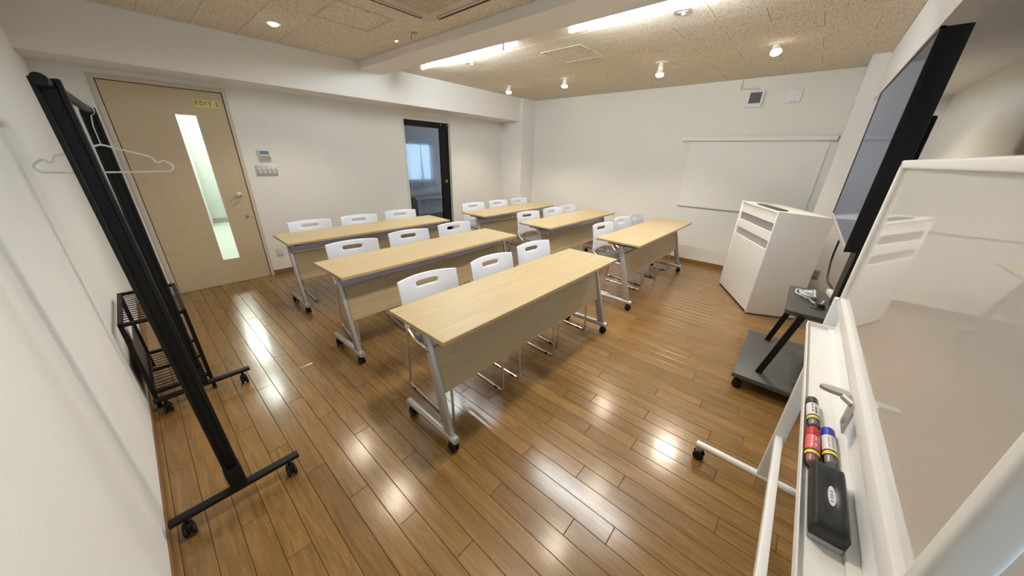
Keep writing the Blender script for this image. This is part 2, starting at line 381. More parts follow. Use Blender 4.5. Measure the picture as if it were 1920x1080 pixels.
# ------------------------------------------------------------------ entrance door
MT['brownish'] = noisy(mat('tan_plastic', (0.42, 0.31, 0.20), 0.5), 60, 0.02, 0.04)
d1 = thing('door_1', '', ''); del d1['label']; del d1['category']; struct(d1)
bm = bmesh.new()
for a in ((DX0-.035, DX0, 0, DZ+.035), (DX1, DX1+.035, 0, DZ+.035)): box(bm, a[0], YD-.012, a[2], a[1], YD+WT, a[3], .002)
box(bm, DX0, YD-.012, DZ, DX1, YD+WT, DZ+.035, .002); obj('casing', bm, 'casing', d1)
bm = bmesh.new(); box(bm, DX0, YD+.004, 0, DX0+.006, YD+.06, DZ); box(bm, DX1-.006, YD+.004, 0, DX1, YD+.06, DZ); box(bm, DX0, YD+.004, DZ-.006, DX1, YD+.06, DZ)
obj('gasket', bm, 'black_gap', d1)
SX0, SX1, SZ0, SZ1 = 0.468, 0.634, 0.29, 1.806
bm = bmesh.new(); y0, y1 = YD, YD+.045; a, b = DX0+.006, DX1-.006
box(bm, a, y0, .006, SX0, y1, DZ-.006); box(bm, SX1, y0, .006, b, y1, DZ-.006); box(bm, SX0, y0, .006, SX1, y1, SZ0); box(bm, SX0, y0, SZ1, SX1, y1, DZ-.006)
bmesh.ops.remove_doubles(bm, verts=bm.verts, dist=1e-5); obj('door_leaf', bm, 'door', d1)
B('glass_pane', 'glass', d1, SX0, YD+.02, SZ0, SX1, YD+.026, SZ1)
bm = bmesh.new(); t = .006
box(bm, SX0, YD-.001, SZ0, SX0+t, YD+.02, SZ1); box(bm, SX1-t, YD-.001, SZ0, SX1, YD+.02, SZ1); box(bm, SX0, YD-.001, SZ0, SX1, YD+.02, SZ0+t); box(bm, SX0, YD-.001, SZ1-t, SX1, YD+.02, SZ1)
obj('glazing_bead', bm, 'casing', d1)
hb = bmesh.new(); cyl(hb, (.788, YD, 1.012), (.788, YD-.010, 1.012), .030, 24, bev=.003); cyl(hb, (.788, YD-.010, 1.012), (.788, YD-.045, 1.012), .010, 12)
rose = obj('door_handle', hb, 'chrome', d1, True); rose['label'] = 'chrome round rose with short lever'
bm = bmesh.new(); tube(bm, fillet([(.788, YD-.045, 1.012), (.780, YD-.055, 1.005), (.735, YD-.060, 0.975)], .01), .009, 8); obj('lever', bm, 'chrome', rose, True)
bm = bmesh.new(); cyl(bm, (.81, YD, .766), (.81, YD-.012, .766), .016, 20, bev=.003); box(bm, .807, YD-.024, .755, .813, YD-.010, .777, .001); obj('lock_thumbturn', bm, 'brownish', d1, True)
bm = bmesh.new(); Rs = Matrix.Translation((.739, YD, 1.917)) @ Matrix.Rotation(math.radians(-1.5), 4, 'Y')
MT['sign_yellow'] = noisy(mat('yellow_sign', (0.66, 0.62, 0.20), 0.5), 60, 0.02, 0.04)
MT['ink'] = noisy(mat('dark_ink', (0.03, 0.035, 0.02), 0.6), 60, 0.0, 0.05)
box(bm, -.103, -.004, -.034, .103, 0, .034, R=Rs); sg = obj('sign', bm, 'sign_yellow', d1); sg['label'] = 'yellow sign reading EDIT 2'
text_mesh('lettering', 'EDIT 2', .052, 'ink', sg, (.739, YD-.0046, 1.917), (PI/2, 0, 0), space=1.25)

# corridor behind the entrance door
MT['corridor'] = noisy(mat('corridor_paint', (0.47, 0.48, 0.44), 0.6), 60, 0.05, 0.02)
MT['corridor_floor'] = noisy(mat('corridor_vinyl', (0.44, 0.45, 0.40), 0.3), 10, 0.02, 0.05)
MT['corridor_lamp'] = mat('corridor_panel_glow', (1, 1, 1), emit=(0.95, 1, 0.92), es=32)
struct(B('floor_corridor', 'corridor_floor', None, -.8, YD+WT, -.1, 2.2, 9.6, 0.0))
struct(B('ceiling_corridor', 'corridor', None, -.8, YD+WT, 2.5, 2.2, 9.6, 2.6))
bm = bmesh.new(); box(bm, -.9, YD+WT, 0, -.8, 9.6, 2.6); box(bm, 2.2, YD+WT, 0, 2.3, 9.6, 2.6); box(bm, -.9, 9.36, 0, 2.3, 9.46, 2.6); box(bm, .35, 8.9, 0, .90, 9.36, 2.6)
struct(obj('wall_corridor', bm, 'corridor'))
MT['corridor_base'] = noisy(mat('grey_green_base', (0.25, 0.26, 0.23), 0.5), 30, 0.02, 0.05)
struct(B('baseboard_corridor', 'corridor_base', None, .90, 9.34, 0, 2.2, 9.36, .10))
for (cx, cy, hx, hy, lb) in ((.70, 6.15, .22, .22, 'nearer square ceiling light in the corridor behind the slot window'), (.88, 8.2, .25, .50, 'farther oblong ceiling light in the corridor behind the slot window')):
    t = thing('corridor_light', lb, 'light', (cx, cy, 2.5))
    bm = bmesh.new(); box(bm, -hx-.02, -hy-.02, -.02, hx+.02, hy+.02, 0, .004); obj('housing', bm, 'white', t)
    B('diffuser', 'corridor_lamp', t, -hx, -hy, -.035, hx, hy, -.0205)

# ------------------------------------------------------------------ glass door with black frame
d2 = thing('door_2', '', ''); del d2['label']; del d2['category']; struct(d2)
bm = bmesh.new(); box(bm, GX0-.025, YD-.012, 0, GX0, YD+WT, GZ+.03, .002); box(bm, GX1, YD-.012, 0, GX1+.03, YD+WT, GZ+.03, .002); box(bm, GX0, YD-.012, GZ, GX1, YD+WT, GZ+.03, .002)
obj('casing', bm, 'wall', d2)
yk0, yk1 = YD+.045, YD+.085
bm = bmesh.new(); box(bm, GX0, yk0, 0, GX0+.03, yk1, GZ, .002); box(bm, GX1-.175, yk0, 0, GX1, yk1, GZ, .002); box(bm, GX0+.03, yk0, GZ-.085, GX1-.175, yk1, GZ, .002); box(bm, GX0+.03, yk0, 0, GX1-.175, yk1, .10, .002)
obj('door_frame', bm, 'black_plastic', d2)
B('glass_pane', 'glass_blue', d2, GX0+.03, yk0+.015, .10, GX1-.175, yk0+.021, GZ-.085)
MT['brass'] = noisy(mat('brass_latch', (0.55, 0.42, 0.18), 0.35, metal=0.7), 60, 0.02, 0.05)
B('latch_plate', 'brass', d2, GX1-.10, yk0-.006, 1.03, GX1-.065, yk0, 1.075, bev=.002)
bm = bmesh.new(); cyl(bm, (GX1-.15, yk0-.003, GZ-.03), (GX1-.15, yk0, GZ-.03), .010, 12); cyl(bm, (GX1-.03, yk0-.003, GZ-.03), (GX1-.03, yk0, GZ-.03), .010, 12); obj('bolt', bm, 'chrome', d2)
# unseen window added in the right wall recess for bluish daylight fill
w2 = thing('window_added', '', ''); del w2['label']; del w2['category']; struct(w2)
bm = bmesh.new(); f_ = .035
for a in ((VX0, VX0+f_, VZ0, VZ1), (VX1-f_, VX1, VZ0, VZ1), (VX0, VX1, VZ0, VZ0+f_), (VX0, VX1, VZ1-f_, VZ1), ((VX0+VX1)/2-.02, (VX0+VX1)/2+.02, VZ0, VZ1)): box(bm, a[0], YR-.09, a[2], a[1], YR-.04, a[3])
obj('window_frame', bm, 'silver', w2)
for a, b in ((VX0+f_, (VX0+VX1)/2-.02), ((VX0+VX1)/2+.02, VX1-f_)): B('window_pane', 'glass', w2, a, YR-.068, VZ0+f_, b, YR-.062, VZ1-f_)
# room beyond
MT['dim_wall'] = noisy(mat('dim_room_paint', (0.66, 0.60, 0.54), 0.8), 60, 0.05, 0.03)
MT['dim_floor'] = noisy(mat('dim_room_carpet', (0.20, 0.18, 0.17), 0.5), 30, 0.1, 0.15)
YB2 = 7.5
struct(B('floor_adjoining', 'dim_floor', None, 2.4, YD+WT, -.1, 6.8, YB2, -0.0))
struct(B('ceiling_adjoining', 'dim_wall', None, 2.3, YD+WT, 2.45, 6.9, YB2+.15, 2.55))
WX0, WX1, WZ0, WZ1 = 4.60, 5.36, .86, 1.735
bm = bmesh.new(); box(bm, 2.3, YD+WT, 0, 2.4, YB2, 2.5); box(bm, 6.8, YD+WT, 0, 6.9, YB2, 2.5)
for a in ((2.3, WX0), (WX1, 6.9)): box(bm, a[0], YB2, 0, a[1], YB2+.12, 2.5)
box(bm, WX0, YB2, 0, WX1, YB2+.12, WZ0); box(bm, WX0, YB2, WZ1, WX1, YB2+.12, 2.5)
struct(obj('wall_adjoining', bm, 'dim_wall'))
win = thing('window_1', '', ''); del win['label']; del win['category']; struct(win)
bm = bmesh.new(); f_ = .025
box(bm, WX0, YB2+.03, WZ0, WX0+f_, YB2+.08, WZ1); box(bm, WX1-f_, YB2+.03, WZ0, WX1, YB2+.08, WZ1); box(bm, WX0, YB2+.03, WZ0, WX1, YB2+.08, WZ0+f_); box(bm, WX0, YB2+.03, WZ1-f_, WX1, YB2+.08, WZ1)
obj('window_frame', bm, 'white', win)
B('window_pane', 'glass', win, WX0+f_, YB2+.052, WZ0+f_, WX1-f_, YB2+.058, WZ1-f_)
B('window_sill', 'white', win, WX0-.03, YB2-.07, WZ0-.03, WX1+.06, YB2-.001, WZ0-.005, bev=.003)
def sheer():
    m = bpy.data.materials.new('sheer_fabric'); m.use_nodes = True; nt = m.node_tree; nt.nodes.remove(nt.nodes['Principled BSDF'])
    a = N(m, 'ShaderNodeBsdfTranslucent'); a.inputs[0].default_value = (0.85, 0.9, 0.95, 1); b = N(m, 'ShaderNodeBsdfTransparent'); c = N(m, 'ShaderNodeBsdfDiffuse'); c.inputs[0].default_value = (0.8, 0.84, 0.9, 1)
    m1 = N(m, 'ShaderNodeMixShader'); m1.inputs[0].default_value = .4; m2 = N(m, 'ShaderNodeMixShader'); m2.inputs[0].default_value = .72
    n = N(m, 'ShaderNodeTexNoise', Scale=300.0); 
    L(m, a.outputs[0], m1.inputs[1]); L(m, c.outputs[0], m1.inputs[2]); L(m, b.outputs[0], m2.inputs[1]); L(m, m1.outputs[0], m2.inputs[2]); L(m, m2.outputs[0], nt.nodes['Material Output'].inputs[0]); return m
MT['sheer'] = sheer()
cur = thing('sheer_curtain', 'crumpled white sheer curtain over the window beyond the glass door', 'curtain')
def curtain(x0, x1, ztop, zbot, yc, ph, flare):
    bm = bmesh.new(); nu, nv = 60, 22; g = []
    for j in range(nv+1):
        v = j/nv; z = ztop+(zbot-ztop)*v; row = []
        for i in range(nu+1):
            u = i/nu; x = x0+(x1-x0)*u + flare*v*v*(u-.5)
            yy = yc-.03-.03*math.sin(u*34+ph+v*1.5)*(0.5+.5*v)-.05*v*v
            row.append(bm.verts.new((x, yy, z+.05*math.sin(u*9+ph)*v*v)))
        g.append(row)
    for j in range(nv):
        for i in range(nu): bm.faces.new((g[j][i], g[j][i+1], g[j+1][i+1], g[j+1][i]))
    return bm
obj('curtain_panel', curtain(4.58, 5.00, 1.79, .70, YB2-.02, 0, .12), 'sheer', cur, True)
obj('curtain_panel', curtain(4.97, 5.38, 1.79, .70, YB2-.02, 2, .16), 'sheer', cur, True)
bm = bmesh.new(); cyl(bm, (4.5, YB2-.05, 1.80), (5.5, YB2-.05, 1.80), .010, 10); obj('curtain_rail', bm, 'white', cur, True)
ts = thing('low_bench', 'dim grey low bench under the window beyond the glass door', 'bench')
bm = bmesh.new(); box(bm, 4.5, YB2-.42, .44, 6.3, YB2-.02, .50, .01, 2); obj('seat', bm, 'dim_wall', ts)
for x in (4.58, 6.18): B('leg', 'dim_wall', ts, x, YB2-.38, 0, x+.05, YB2-.06, .44, bev=.004)

# ------------------------------------------------------------------ wall fittings on the door wall
t = thing('air_conditioner_control', 'small grey wall controller with a blue display above the switches', 'thermostat', (1.125, YD, 1.434))
bm = bmesh.new(); box(bm, -.06, -.018, -.062, .06, 0, .062, .004, 2); obj('body', bm, 'offwhite', t, True)
MT['lcd'] = noisy(mat('blue_grey_display', (0.16, 0.24, 0.36), 0.2), 60, 0, 0.05)
B('display', 'lcd', t, -.045, -.0195, .012, .045, -.017, .050)
B('lid', 'panel_grey', t, -.054, -.0195, -.056, .054, -.017, -.004, bev=.001)
t = thing('switch_plate', 'wide metal light switch plate with four switches beside the beige door', 'switch', (1.112, YD, 1.267))
bm = bmesh.new(); box(bm, -.107, -.007, -.06, .107, 0, .06, .003, 2); obj('plate', bm, 'silver', t, True)
for k in range(4):
    x = -.072+.046*k
    B('rocker', 'offwhite', t, x-.013, -.012, .006, x+.013, -.006, .038, bev=.002)
    bm = bmesh.new(); cyl(bm, (x+.006, -.006, -.018), (x+.006, -.013, -.018), .013, 16, bev=.002); obj('knob', bm, 'offwhite', t, True)
def outlet(loc, rz, label, m='offwhite'):
    t = thing('power_outlet', label, 'outlet', loc, rz)
    bm = bmesh.new(); box(bm, -.036, -.006, -.058, .036, 0, .058, .004, 2); obj('plate', bm, m, t, True)
    for z in (-.024, .024):
        s = B('socket', m, t, -.018, -.009, z-.018, .018, -.005, z+.018, bev=.002)
        bm = bmesh.new(); box(bm, -.009, -.0095, z-.006, -.006, -.0085, z+.006); box(bm, .006, -.0095, z-.006, .009, -.0085, z+.006); obj('slot', bm, 'black_gap', s)
outlet((1.034, YD, .288), 0, 'beige double outlet low on the wall beside the beige door')
MT['brownish'] = noisy(mat('tan_plastic', (0.42, 0.31, 0.20), 0.5), 60, 0.02, 0.04)
outlet((5.02, -.345, .31), -PI/2, 'tan outlet low on the pillar behind the lectern', 'brownish')

# ------------------------------------------------------------------ fittings on the back wall
t = thing('screen_rail', 'long white roll screen case across the back wall', 'screen')
bm = bmesh.new(); box(bm, XB-.065, -.118, 1.768, XB, 1.555, 1.826, .012, 3); obj('case', bm, 'screen_sheet', t, True)
B('sheet', 'screen_sheet', t, XB-.012, -.06, .862, XB-.009, 1.44, 1.77)
bm = bmesh.new(); box(bm, XB-.016, -.06, .852, XB-.005, 1.44, .866, .002); obj('weight_bar', bm, 'panel_grey', t, True)
t = thing('ventilation_panel', 'square white wall unit with a dark louvred face near the ceiling', 'panel')
bm = bmesh.new(); box(bm, XB-.03, .712, 2.158, XB, .888, 2.348, .006, 2); obj('housing', bm, 'white', t, True)
B('louvre_panel', 'cart', t, XB-.033, .738, 2.205, XB-.029, .862, 2.325)
for k in range(6): B('slat', 'cart', t, XB-.037, .742, 2.212+.018*k, XB-.032, .858, 2.220+.018*k)
t = thing('wall_plate', 'square white plate with small grey print to the right of the louvred unit', 'panel')
bm = bmesh.new(); box(bm, XB-.022, .343, 2.180, XB, .487, 2.331, .006, 2); obj('plate', bm, 'white', t, True)
bm = bmesh.new(); 
for k in range(7): box(bm, XB-.0232, .375+.012*k, 2.192, XB-.0215, .382+.012*k, 2.204)
obj('print', bm, 'panel_grey', t)
t = tag(obj('cable_duct', (lambda b: (tube(b, fillet([(XB-.012, .985, 2.486), (XB-.012, .985, 2.375), (XB-.012, .80, 2.372), (XB-.012, .80, 2.34)], .02), .008, 8), b)[1])(bmesh.new()), 'offwhite', None, True),
        'thin white cable duct from the ceiling to the louvred wall unit', 'duct')

# ------------------------------------------------------------------ ceiling things
def hatch(i, x0, x1, y0, y1, label):
    t = thing('ceiling_hatch', label, 'hatch')
    bm = bmesh.new(); f_ = .022; z0, z1 = H-.006, H
    box(bm, x0, y0, z0, x1, y0+f_, z1, .001); box(bm, x0, y1-f_, z0, x1, y1, z1, .001); box(bm, x0, y0+f_, z0, x0+f_, y1-f_, z1, .001); box(bm, x1-f_, y0+f_, z0, x1, y1-f_, z1, .001)
    obj('hatch_frame', bm, 'casing' if i else 'casing', t)
    B('hatch_panel', 'ceiling', t, x0+f_+.003, y0+f_+.003, H-.003, x1-f_-.003, y1-f_-.003, H)
    B('catch', 'black_plastic', t, (x0+x1)/2-.012, y0+.004, H-.008, (x0+x1)/2+.012, y0+.012, H-.006)
hatch(0, 1.306, 1.757, 2.836, 3.29, 'square ceiling hatch beside the air conditioner')
hatch(1, 3.14, 3.614, 1.955, 2.417, 'square ceiling hatch between the tubes and the spotlights')

t = thing('air_conditioner', 'large white four-way cassette air conditioner in the ceiling', 'air conditioner', (1.445, 2.10, H))
def rrect(cx, cy, hx, hy, r, n=6):
    out = []
    for sx, sy, a0 in ((1, 1, 0), (-1, 1, PI/2), (-1, -1, PI), (1, -1, 3*PI/2)):
        for k in range(n+1):
            a = a0+PI/2*k/n; out.append((cx+sx*(hx-r)+r*math.cos(a), cy+sy*(hy-r)+r*math.sin(a)))
    return out
def prism(bm, pts, z0, z1, bev=0):
    a = [bm.verts.new((x, y, z0)) for x, y in pts]; b = [bm.verts.new((x, y, z1)) for x, y in pts]; n = len(pts)
    f0 = bm.faces.new(a[::-1]); bm.faces.new(b)
    for k in range(n): bm.faces.new((a[k], a[(k+1) % n], b[(k+1) % n], b[k]))
    if bev: bmesh.ops.bevel(bm, geom=list(f0.edges), offset=bev, segments=2, profile=.5, affect='EDGES')
bm = bmesh.new(); prism(bm, rrect(0, 0, .485, .485, .09), -.030, 0, .008); obj('panel', bm, 'casing', t, True)
bm = bmesh.new(); prism(bm, rrect(0, 0, .385, .385, .015), -.040, -.029, .005); obj('intake_frame', bm, 'casing', t, True)
bm = bmesh.new(); prism(bm, rrect(0, 0, .335, .335, .01), -.043, -.039, .002); ig = obj('intake_grille', bm, 'door', t, True)
for k in range(13): B('slat', 'casing', ig, -.33, -.30+.05*k-.004, -.046, .33, -.30+.05*k+.004, -.0425)
for k in range(4):
    R = Matrix.Rotation(PI/2*k, 4, 'Z'); bm = bmesh.new(); box(bm, -.36, .440, -.0325, .36, .468, -.029, R=R); sl = obj('outlet_slot', bm, 'black_gap', t)
    bm = bmesh.new(); box(bm, -.34, .422, -.036, .34, .440, -.0305, R=R); obj('flap', bm, 'casing', sl)

def tube_light(y0, y1, label, yo=0):
    t = thing('fluorescent_light', label, 'light', (2.645, (y0+y1)/2, H), 0, 'bare tubes beside the ceiling beam'); l = (y1-y0)/2
    bm = bmesh.new(); box(bm, -.022, -l-.02, -.016, .022, l+.02, 0, .004, 2); obj('housing', bm, 'white', t, True)
    for s in (-1, 1): B('lamp_holder', 'white', t, -.014, s*l-.014+s*.012, -.072, .014, s*l+.014+s*.012, -.010, bev=.003)
    bm = bmesh.new(); cyl(bm, (0, -l, -.050), (0, l, -.050), .0165, 20, bev=.003); obj('tube', bm, 'tube', t, True)
tube_light(2.50, 3.775, 'fluorescent tube nearer the door wall beside the ceiling beam')
tube_light(0.52, 1.735, 'fluorescent tube nearer the display beside the ceiling beam')

def spot(x, y, drop, tilt, label, power=SPOT_W, ang=115):
    """drop > 0: socket and reflector lamp stand out of the ring; drop == 0: lamp sits in the ring."""
    t = thing('ceiling_spotlight', label, 'light', (x, y, H), 0, 'ceiling spotlights')
    bm = bmesh.new(); revolve(bm, [(.036, -.001), (.040, -.008), (.058, -.007), (.063, 0)], 32); obj('ring', bm, 'offwhite', t, True)
    R = Matrix.Translation((0, 0, -.002)) @ Matrix.Rotation(tilt[0], 4, 'X') @ Matrix.Rotation(tilt[1], 4, 'Y')
    if drop:
        z0 = -(drop-.055)
        bm = bmesh.new(); revolve(bm, [(0, .0), (.026, 0), (.026, z0*.45), (.023, z0*.5), (.028, z0*.55), (.028, z0), (0, z0)], 24); obj('socket', bm, 'offwhite', t, True, R)
        bm = bmesh.new(); revolve(bm, [(.029, z0+.004), (.034, z0-.012), (.041, z0-.040), (.042, z0-.046)], 28); obj('reflector', bm, 'offwhite', t, True, R)
        bm = bmesh.new(); revolve(bm, [(.041, z0-.036), (.0415, z0-.050), (.032, z0-.060), (0, z0-.064)], 28); obj('bulb', bm, 'bulb', t, True, R); zl = z0-.075
    else:
        bm = bmesh.new(); revolve(bm, [(.037, -.002), (.033, -.012), (.020, -.020), (0, -.023)], 28); obj('bulb', bm, 'bulb', t, True, R); zl = -.035
    p = R @ Vector((0, 0, zl))
    lamp('SPOT', 'spot_light', p, power, WARM, (tilt[0], tilt[1], 0), t, spot_size=math.radians(ang), spot_blend=.55, shadow_soft_size=.075)
R_ = math.radians
spot(4.215, 3.824, .095, (0, 0), 'first spotlight of the row along the back wall, nearest the corner pillar')
spot(4.264, 2.842, .100, (R_(3), 0), 'second spotlight of the row along the back wall')
spot(4.192, 1.556, .125, (0, 0), 'third spotlight along the back wall, hanging on a long socket', SPOT_W*1.3)
spot(4.149, 0.547, .080, (R_(-10), R_(14)), 'spotlight above the lectern, tilted aside, last of its row', SPOT_W*1.5)
spot(1.16, 3.75, 0, (0, 0), 'glowing recessed spotlight nearest the beige door', SPOT_W*.9)
spot(1.13, 2.755, 0, (0, 0), 'glowing spotlight beside the hatch on the near side', SPOT_W*.9)
spot(1.13, 0.95, 0, (0, 0), 'glowing spotlight on the near ceiling in front of the whiteboard', SPOT_W*1.5, 130)
def downlight(x, y, r, label, power=8, rot=(0, 0, 0), ang=95):
    t = thing('ceiling_downlight', label, 'light', (x, y, H), 0, 'chrome recessed downlights')
    bm = bmesh.new(); revolve(bm, [(r*.78, -.001), (r*.86, -.009), (r*.98, -.007), (r, 0)], 32); obj('chrome_ring', bm, 'chrome', t, True)
    bm = bmesh.new(); revolve(bm, [(0, -.004), (r*.5, -.0035), (r*.79, -.001)], 24); obj('lens', bm, 'lens_off', t, True)
    bm = bmesh.new(); box(bm, -.010, -r*.7, -.010, .010, r*.7, -.004, .002); obj('louvre', bm, 'chrome', t, True)
    bm = bmesh.new(); revolve(bm, [(.011, -.004), (.010, -.012), (0, -.014)], 14); obj('bulb', bm, 'bulb', t, True, Matrix.Translation((.022, 0, 0)))
    lamp('SPOT', 'spot_light', (.02, 0, -.020), power, WARM, rot, t, spot_size=R_(ang), spot_blend=.5, shadow_soft_size=.06)
    return t
downlight(2.008, 3.292, .052, 'small chrome downlight lighting the side of the ceiling beam', 12, (0, R_(-30), 0), 70)
downlight(2.008, 1.03, .052, 'small chrome downlight on the near side of the beam, nearest the display', 16, (R_(-8), 0, 0), 130)
downlight(2.988, 3.32, .052, 'chrome downlight beside the farther fluorescent tube', 9)
downlight(2.936, 1.004, .062, 'chrome downlight beside the nearer fluorescent tube', 12, (0, 0, 0), 125)
t = thing('ceiling_hook', 'tiny chrome hook with a hanging wire on the ceiling by the beam', 'hook', (2.019, 2.969, H))
bm = bmesh.new(); revolve(bm, [(0, -.006), (.014, -.006), (.03, -.003), (.032, 0)], 20); obj('plate', bm, 'chrome', t, True)
bm = bmesh.new(); tube(bm, [(-.02, .02, -.005), (-.02, .025, -.03), (-.018, .025, -.055)], .002, 6); obj('wire', bm, 'black', t, True)

# ------------------------------------------------------------------ folding tables
def caster(parent, x, y, zt, r=.028, name='caster', wd=.040):
    c = bmesh.new(); cyl(c, (x, y, zt), (x, y, r*1.3), .008, 10); box(c, x-.0065, y-.024, r*.6, x+.0065, y+.012, r*2.1, .003); box(c, x-wd*.42, y-.016, r*1.75, x+wd*.42, y+.014, r*2.25, .004)
    o = obj(name, c, 'wheel', parent, True)
    for s in (-1, 1):
        b_ = bmesh.new(); cyl(b_, (x+s*.007, y-.010, r), (x+s*wd*.5, y-.010, r), r, 20, bev=.005); obj('wheel', b_, 'wheel', o, True)
TL, TD, TH = 1.82, .475, .72
def make_table():
    t = thing('folding_table', '', 'table', (0, 0, 0), 0, 'oak topped folding tables in two columns')
    bm = bmesh.new(); box(bm, 0, 0, TH-.022, TL, TD, TH, .0025, 2); o = obj('tabletop', bm, ['oak', 'oak_edge'], t)
    for p in o.data.polygons:
        if abs(p.normal.z) < .5: p.material_index = 1
    bm = bmesh.new(); vs = [bm.verts.new((x, y+dy, z)) for dy in (-.008, .008) for x, y, z in ((.066, .116, .328), (TL-.031, .116, .328), (TL-.031, .181, .587), (.066, .181, .587))]
    for f in ((0, 1, 2, 3), (4, 5, 6, 7), (0, 1, 5, 4), (1, 2, 6, 5), (2, 3, 7, 6), (3, 0, 4, 7)): bm.faces.new([vs[k] for k in f])
    bmesh.ops.bevel(bm, geom=list(bm.edges), offset=.0015, segments=1, profile=.5, affect='EDGES'); obj('modesty_panel', bm, 'oak', t)
    bm = bmesh.new(); box(bm, .05, .180, .592, TL-.016, .235, .672, .003, 2); obj('apron_beam', bm, 'apron', t, True)
    for s, x in ((0, .046), (1, TL-.014)):
        # slanting leg: from the front of the foot up and back
        bm = bmesh.new(); a = Vector((x, .055, .085)); b = Vector((x, .205, .680))
        d = (b-a).normalized(); n_ = Vector((0, d.z, -d.y)); vs = []
        for p, hw in ((a, .032), (b, .019)):
            for sx, sn in ((-1, -1), (1, -1), (1, 1), (-1, 1)): vs.append(bm.verts.new(p+Vector((sx*.0135, 0, 0))+n_*sn*hw))
        bm.faces.new(vs[:4]); bm.faces.new(vs[4:])
        for k in range(4): bm.faces.new((vs[k], vs[(k+1) % 4], vs[4+(k+1) % 4], vs[4+k]))
        bmesh.ops.bevel(bm, geom=list(bm.edges), offset=.004, segments=2, profile=.5, affect='EDGES')
        lg = obj('leg', bm, 'silver', t, True)
        bm = bmesh.new()
        for z in (.575, .610):
            yy = .055+(z-.085)/.595*.15
            cyl(bm, (x-.0145 if s == 0 else x+.0145, yy, z), (x-.012 if s == 0 else x+.012, yy, z), .006, 10)
        obj('bolt', bm, 'black_plastic', lg)
        bm = bmesh.new(); cyl(bm, (x, .012, .088), (x, .455, .088), .0215, 20, bev=.003); obj('foot', bm, 'silver', t, True)
        bm = bmesh.new(); cyl(bm, (x, 0.0, .088), (x, .040, .088), .0235, 20, bev=.003); obj('foot_cap', bm, 'silver', t, True)
        for y in (.040, .425): caster(t, x, y, .07)
        bm = bmesh.new(); box(bm, x+(.012 if s == 0 else -.075), .07, .672, x+(.075 if s == 0 else -.012), .36, .698, .004); obj('tilt_bracket', bm, 'black_plastic', t)
    bm = bmesh.new(); tube(bm, fillet([(.10, .15, .694), (.10, .12, .672), (.30, .12, .672), (.30, .15, .694)], .03), .006, 8); obj('release_lever', bm, 'black_plastic', t, True)
    bm = bmesh.new(); box(bm, .10, .30, .660, TL-.10, .315, .698, .002); box(bm, .10, .17, .660, .115, .30, .672); box(bm, TL-.115, .17, .660, TL-.10, .30, .672); obj('under_shelf_rail', bm, 'chrome', t)
    return t
tabs = [((1.645, 1.037), .001, 1.00, 'folding table nearest the camera, front row of the left column'),
        ((1.680, 2.185), .018, 1.01, 'folding table in the middle row of the left column'),
        ((1.695, 3.350), -.012, 1.00, 'folding table at the back of the left column, nearest the beige door'),
        ((4.045, 1.062), -.008, 1.00, 'folding table nearest the lectern, front row of the right column'),
        ((4.040, 2.160), .000, .97, 'folding table in the middle row of the right column'),
        ((3.985, 3.250), .020, .95, 'folding table at the back of the right column beside the glass door')]
T0 = make_table()
for i, (p, a, k, lb) in enumerate(tabs):
    t = T0 if i == 0 else copy_tree(T0)
    t.location = (p[0]-TL/2*k*math.cos(a), p[1]-TL/2*k*math.sin(a), 0); t.rotation_euler.z = a; t.scale.x = k; t['label'] = lb

# ------------------------------------------------------------------ chairs
def back_shell():
    """bowed plastic back with a hand slot, built on a coarse cage and subdivided."""
    bm = bmesh.new(); us = [-1, -.93, -.64, -.36, -.27, 0, .27, .36, .64, .93, 1]; vs = [0, .08, .26, .52, .72, .765, .865, .905, .97, 1]
    g = {}
    def pt(u, v, off):
        hw = .220; x = u*hw; z = .452+v*.325
        arch = .040*(1-abs(u)**2.2); z += arch*(1-v)**2 - .006*abs(u)**3*v
        y = .178+.050*(1-u*u)*(.35+.65*v)+.055*v*v*.8+.012
        if off: y += .016*(1 if v < .97 else .8)
        return (x, y, z)
    for off in (0, 1):
        for i, u in enumerate(us):
            for j, v in enumerate(vs): g[off, i, j] = bm.verts.new(pt(u, v, off))
    nu, nv = len(us)-1, len(vs)-1
    hole = {(i, 5) for i in (3, 4, 5, 6)}
    for i in range(nu):
        for j in range(nv):
            if (i, j) in hole: continue
            bm.faces.new((g[0, i, j], g[0, i+1, j], g[0, i+1, j+1], g[0, i, j+1])); bm.faces.new((g[1, i, j], g[1, i, j+1], g[1, i+1, j+1], g[1, i+1, j]))
    def wall(a, b): bm.faces.new((g[(0,)+a], g[(0,)+b], g[(1,)+b], g[(1,)+a]))
    for i in range(nu): wall((i, 0), (i+1, 0)); wall((i, nv), (i+1, nv))
    for j in range(nv): wall((0, j), (0, j+1)); wall((nu, j), (nu, j+1))
    for i in (3, 4, 5, 6): wall((i, 5), (i+1, 5)); wall((i, 6), (i+1, 6))
    wall((3, 5), (3, 6)); wall((7, 5), (7, 6))
    return bm
def bake_subsurf(o, lv):
    md = o.modifiers.new('s', 'SUBSURF'); md.levels = lv; md.render_levels = lv
    dg = bpy.context.evaluated_depsgraph_get(); me = bpy.data.meshes.new_from_object(o.evaluated_get(dg)); o.modifiers.clear(); o.data = me
    for p in me.polygons: p.use_smooth = True
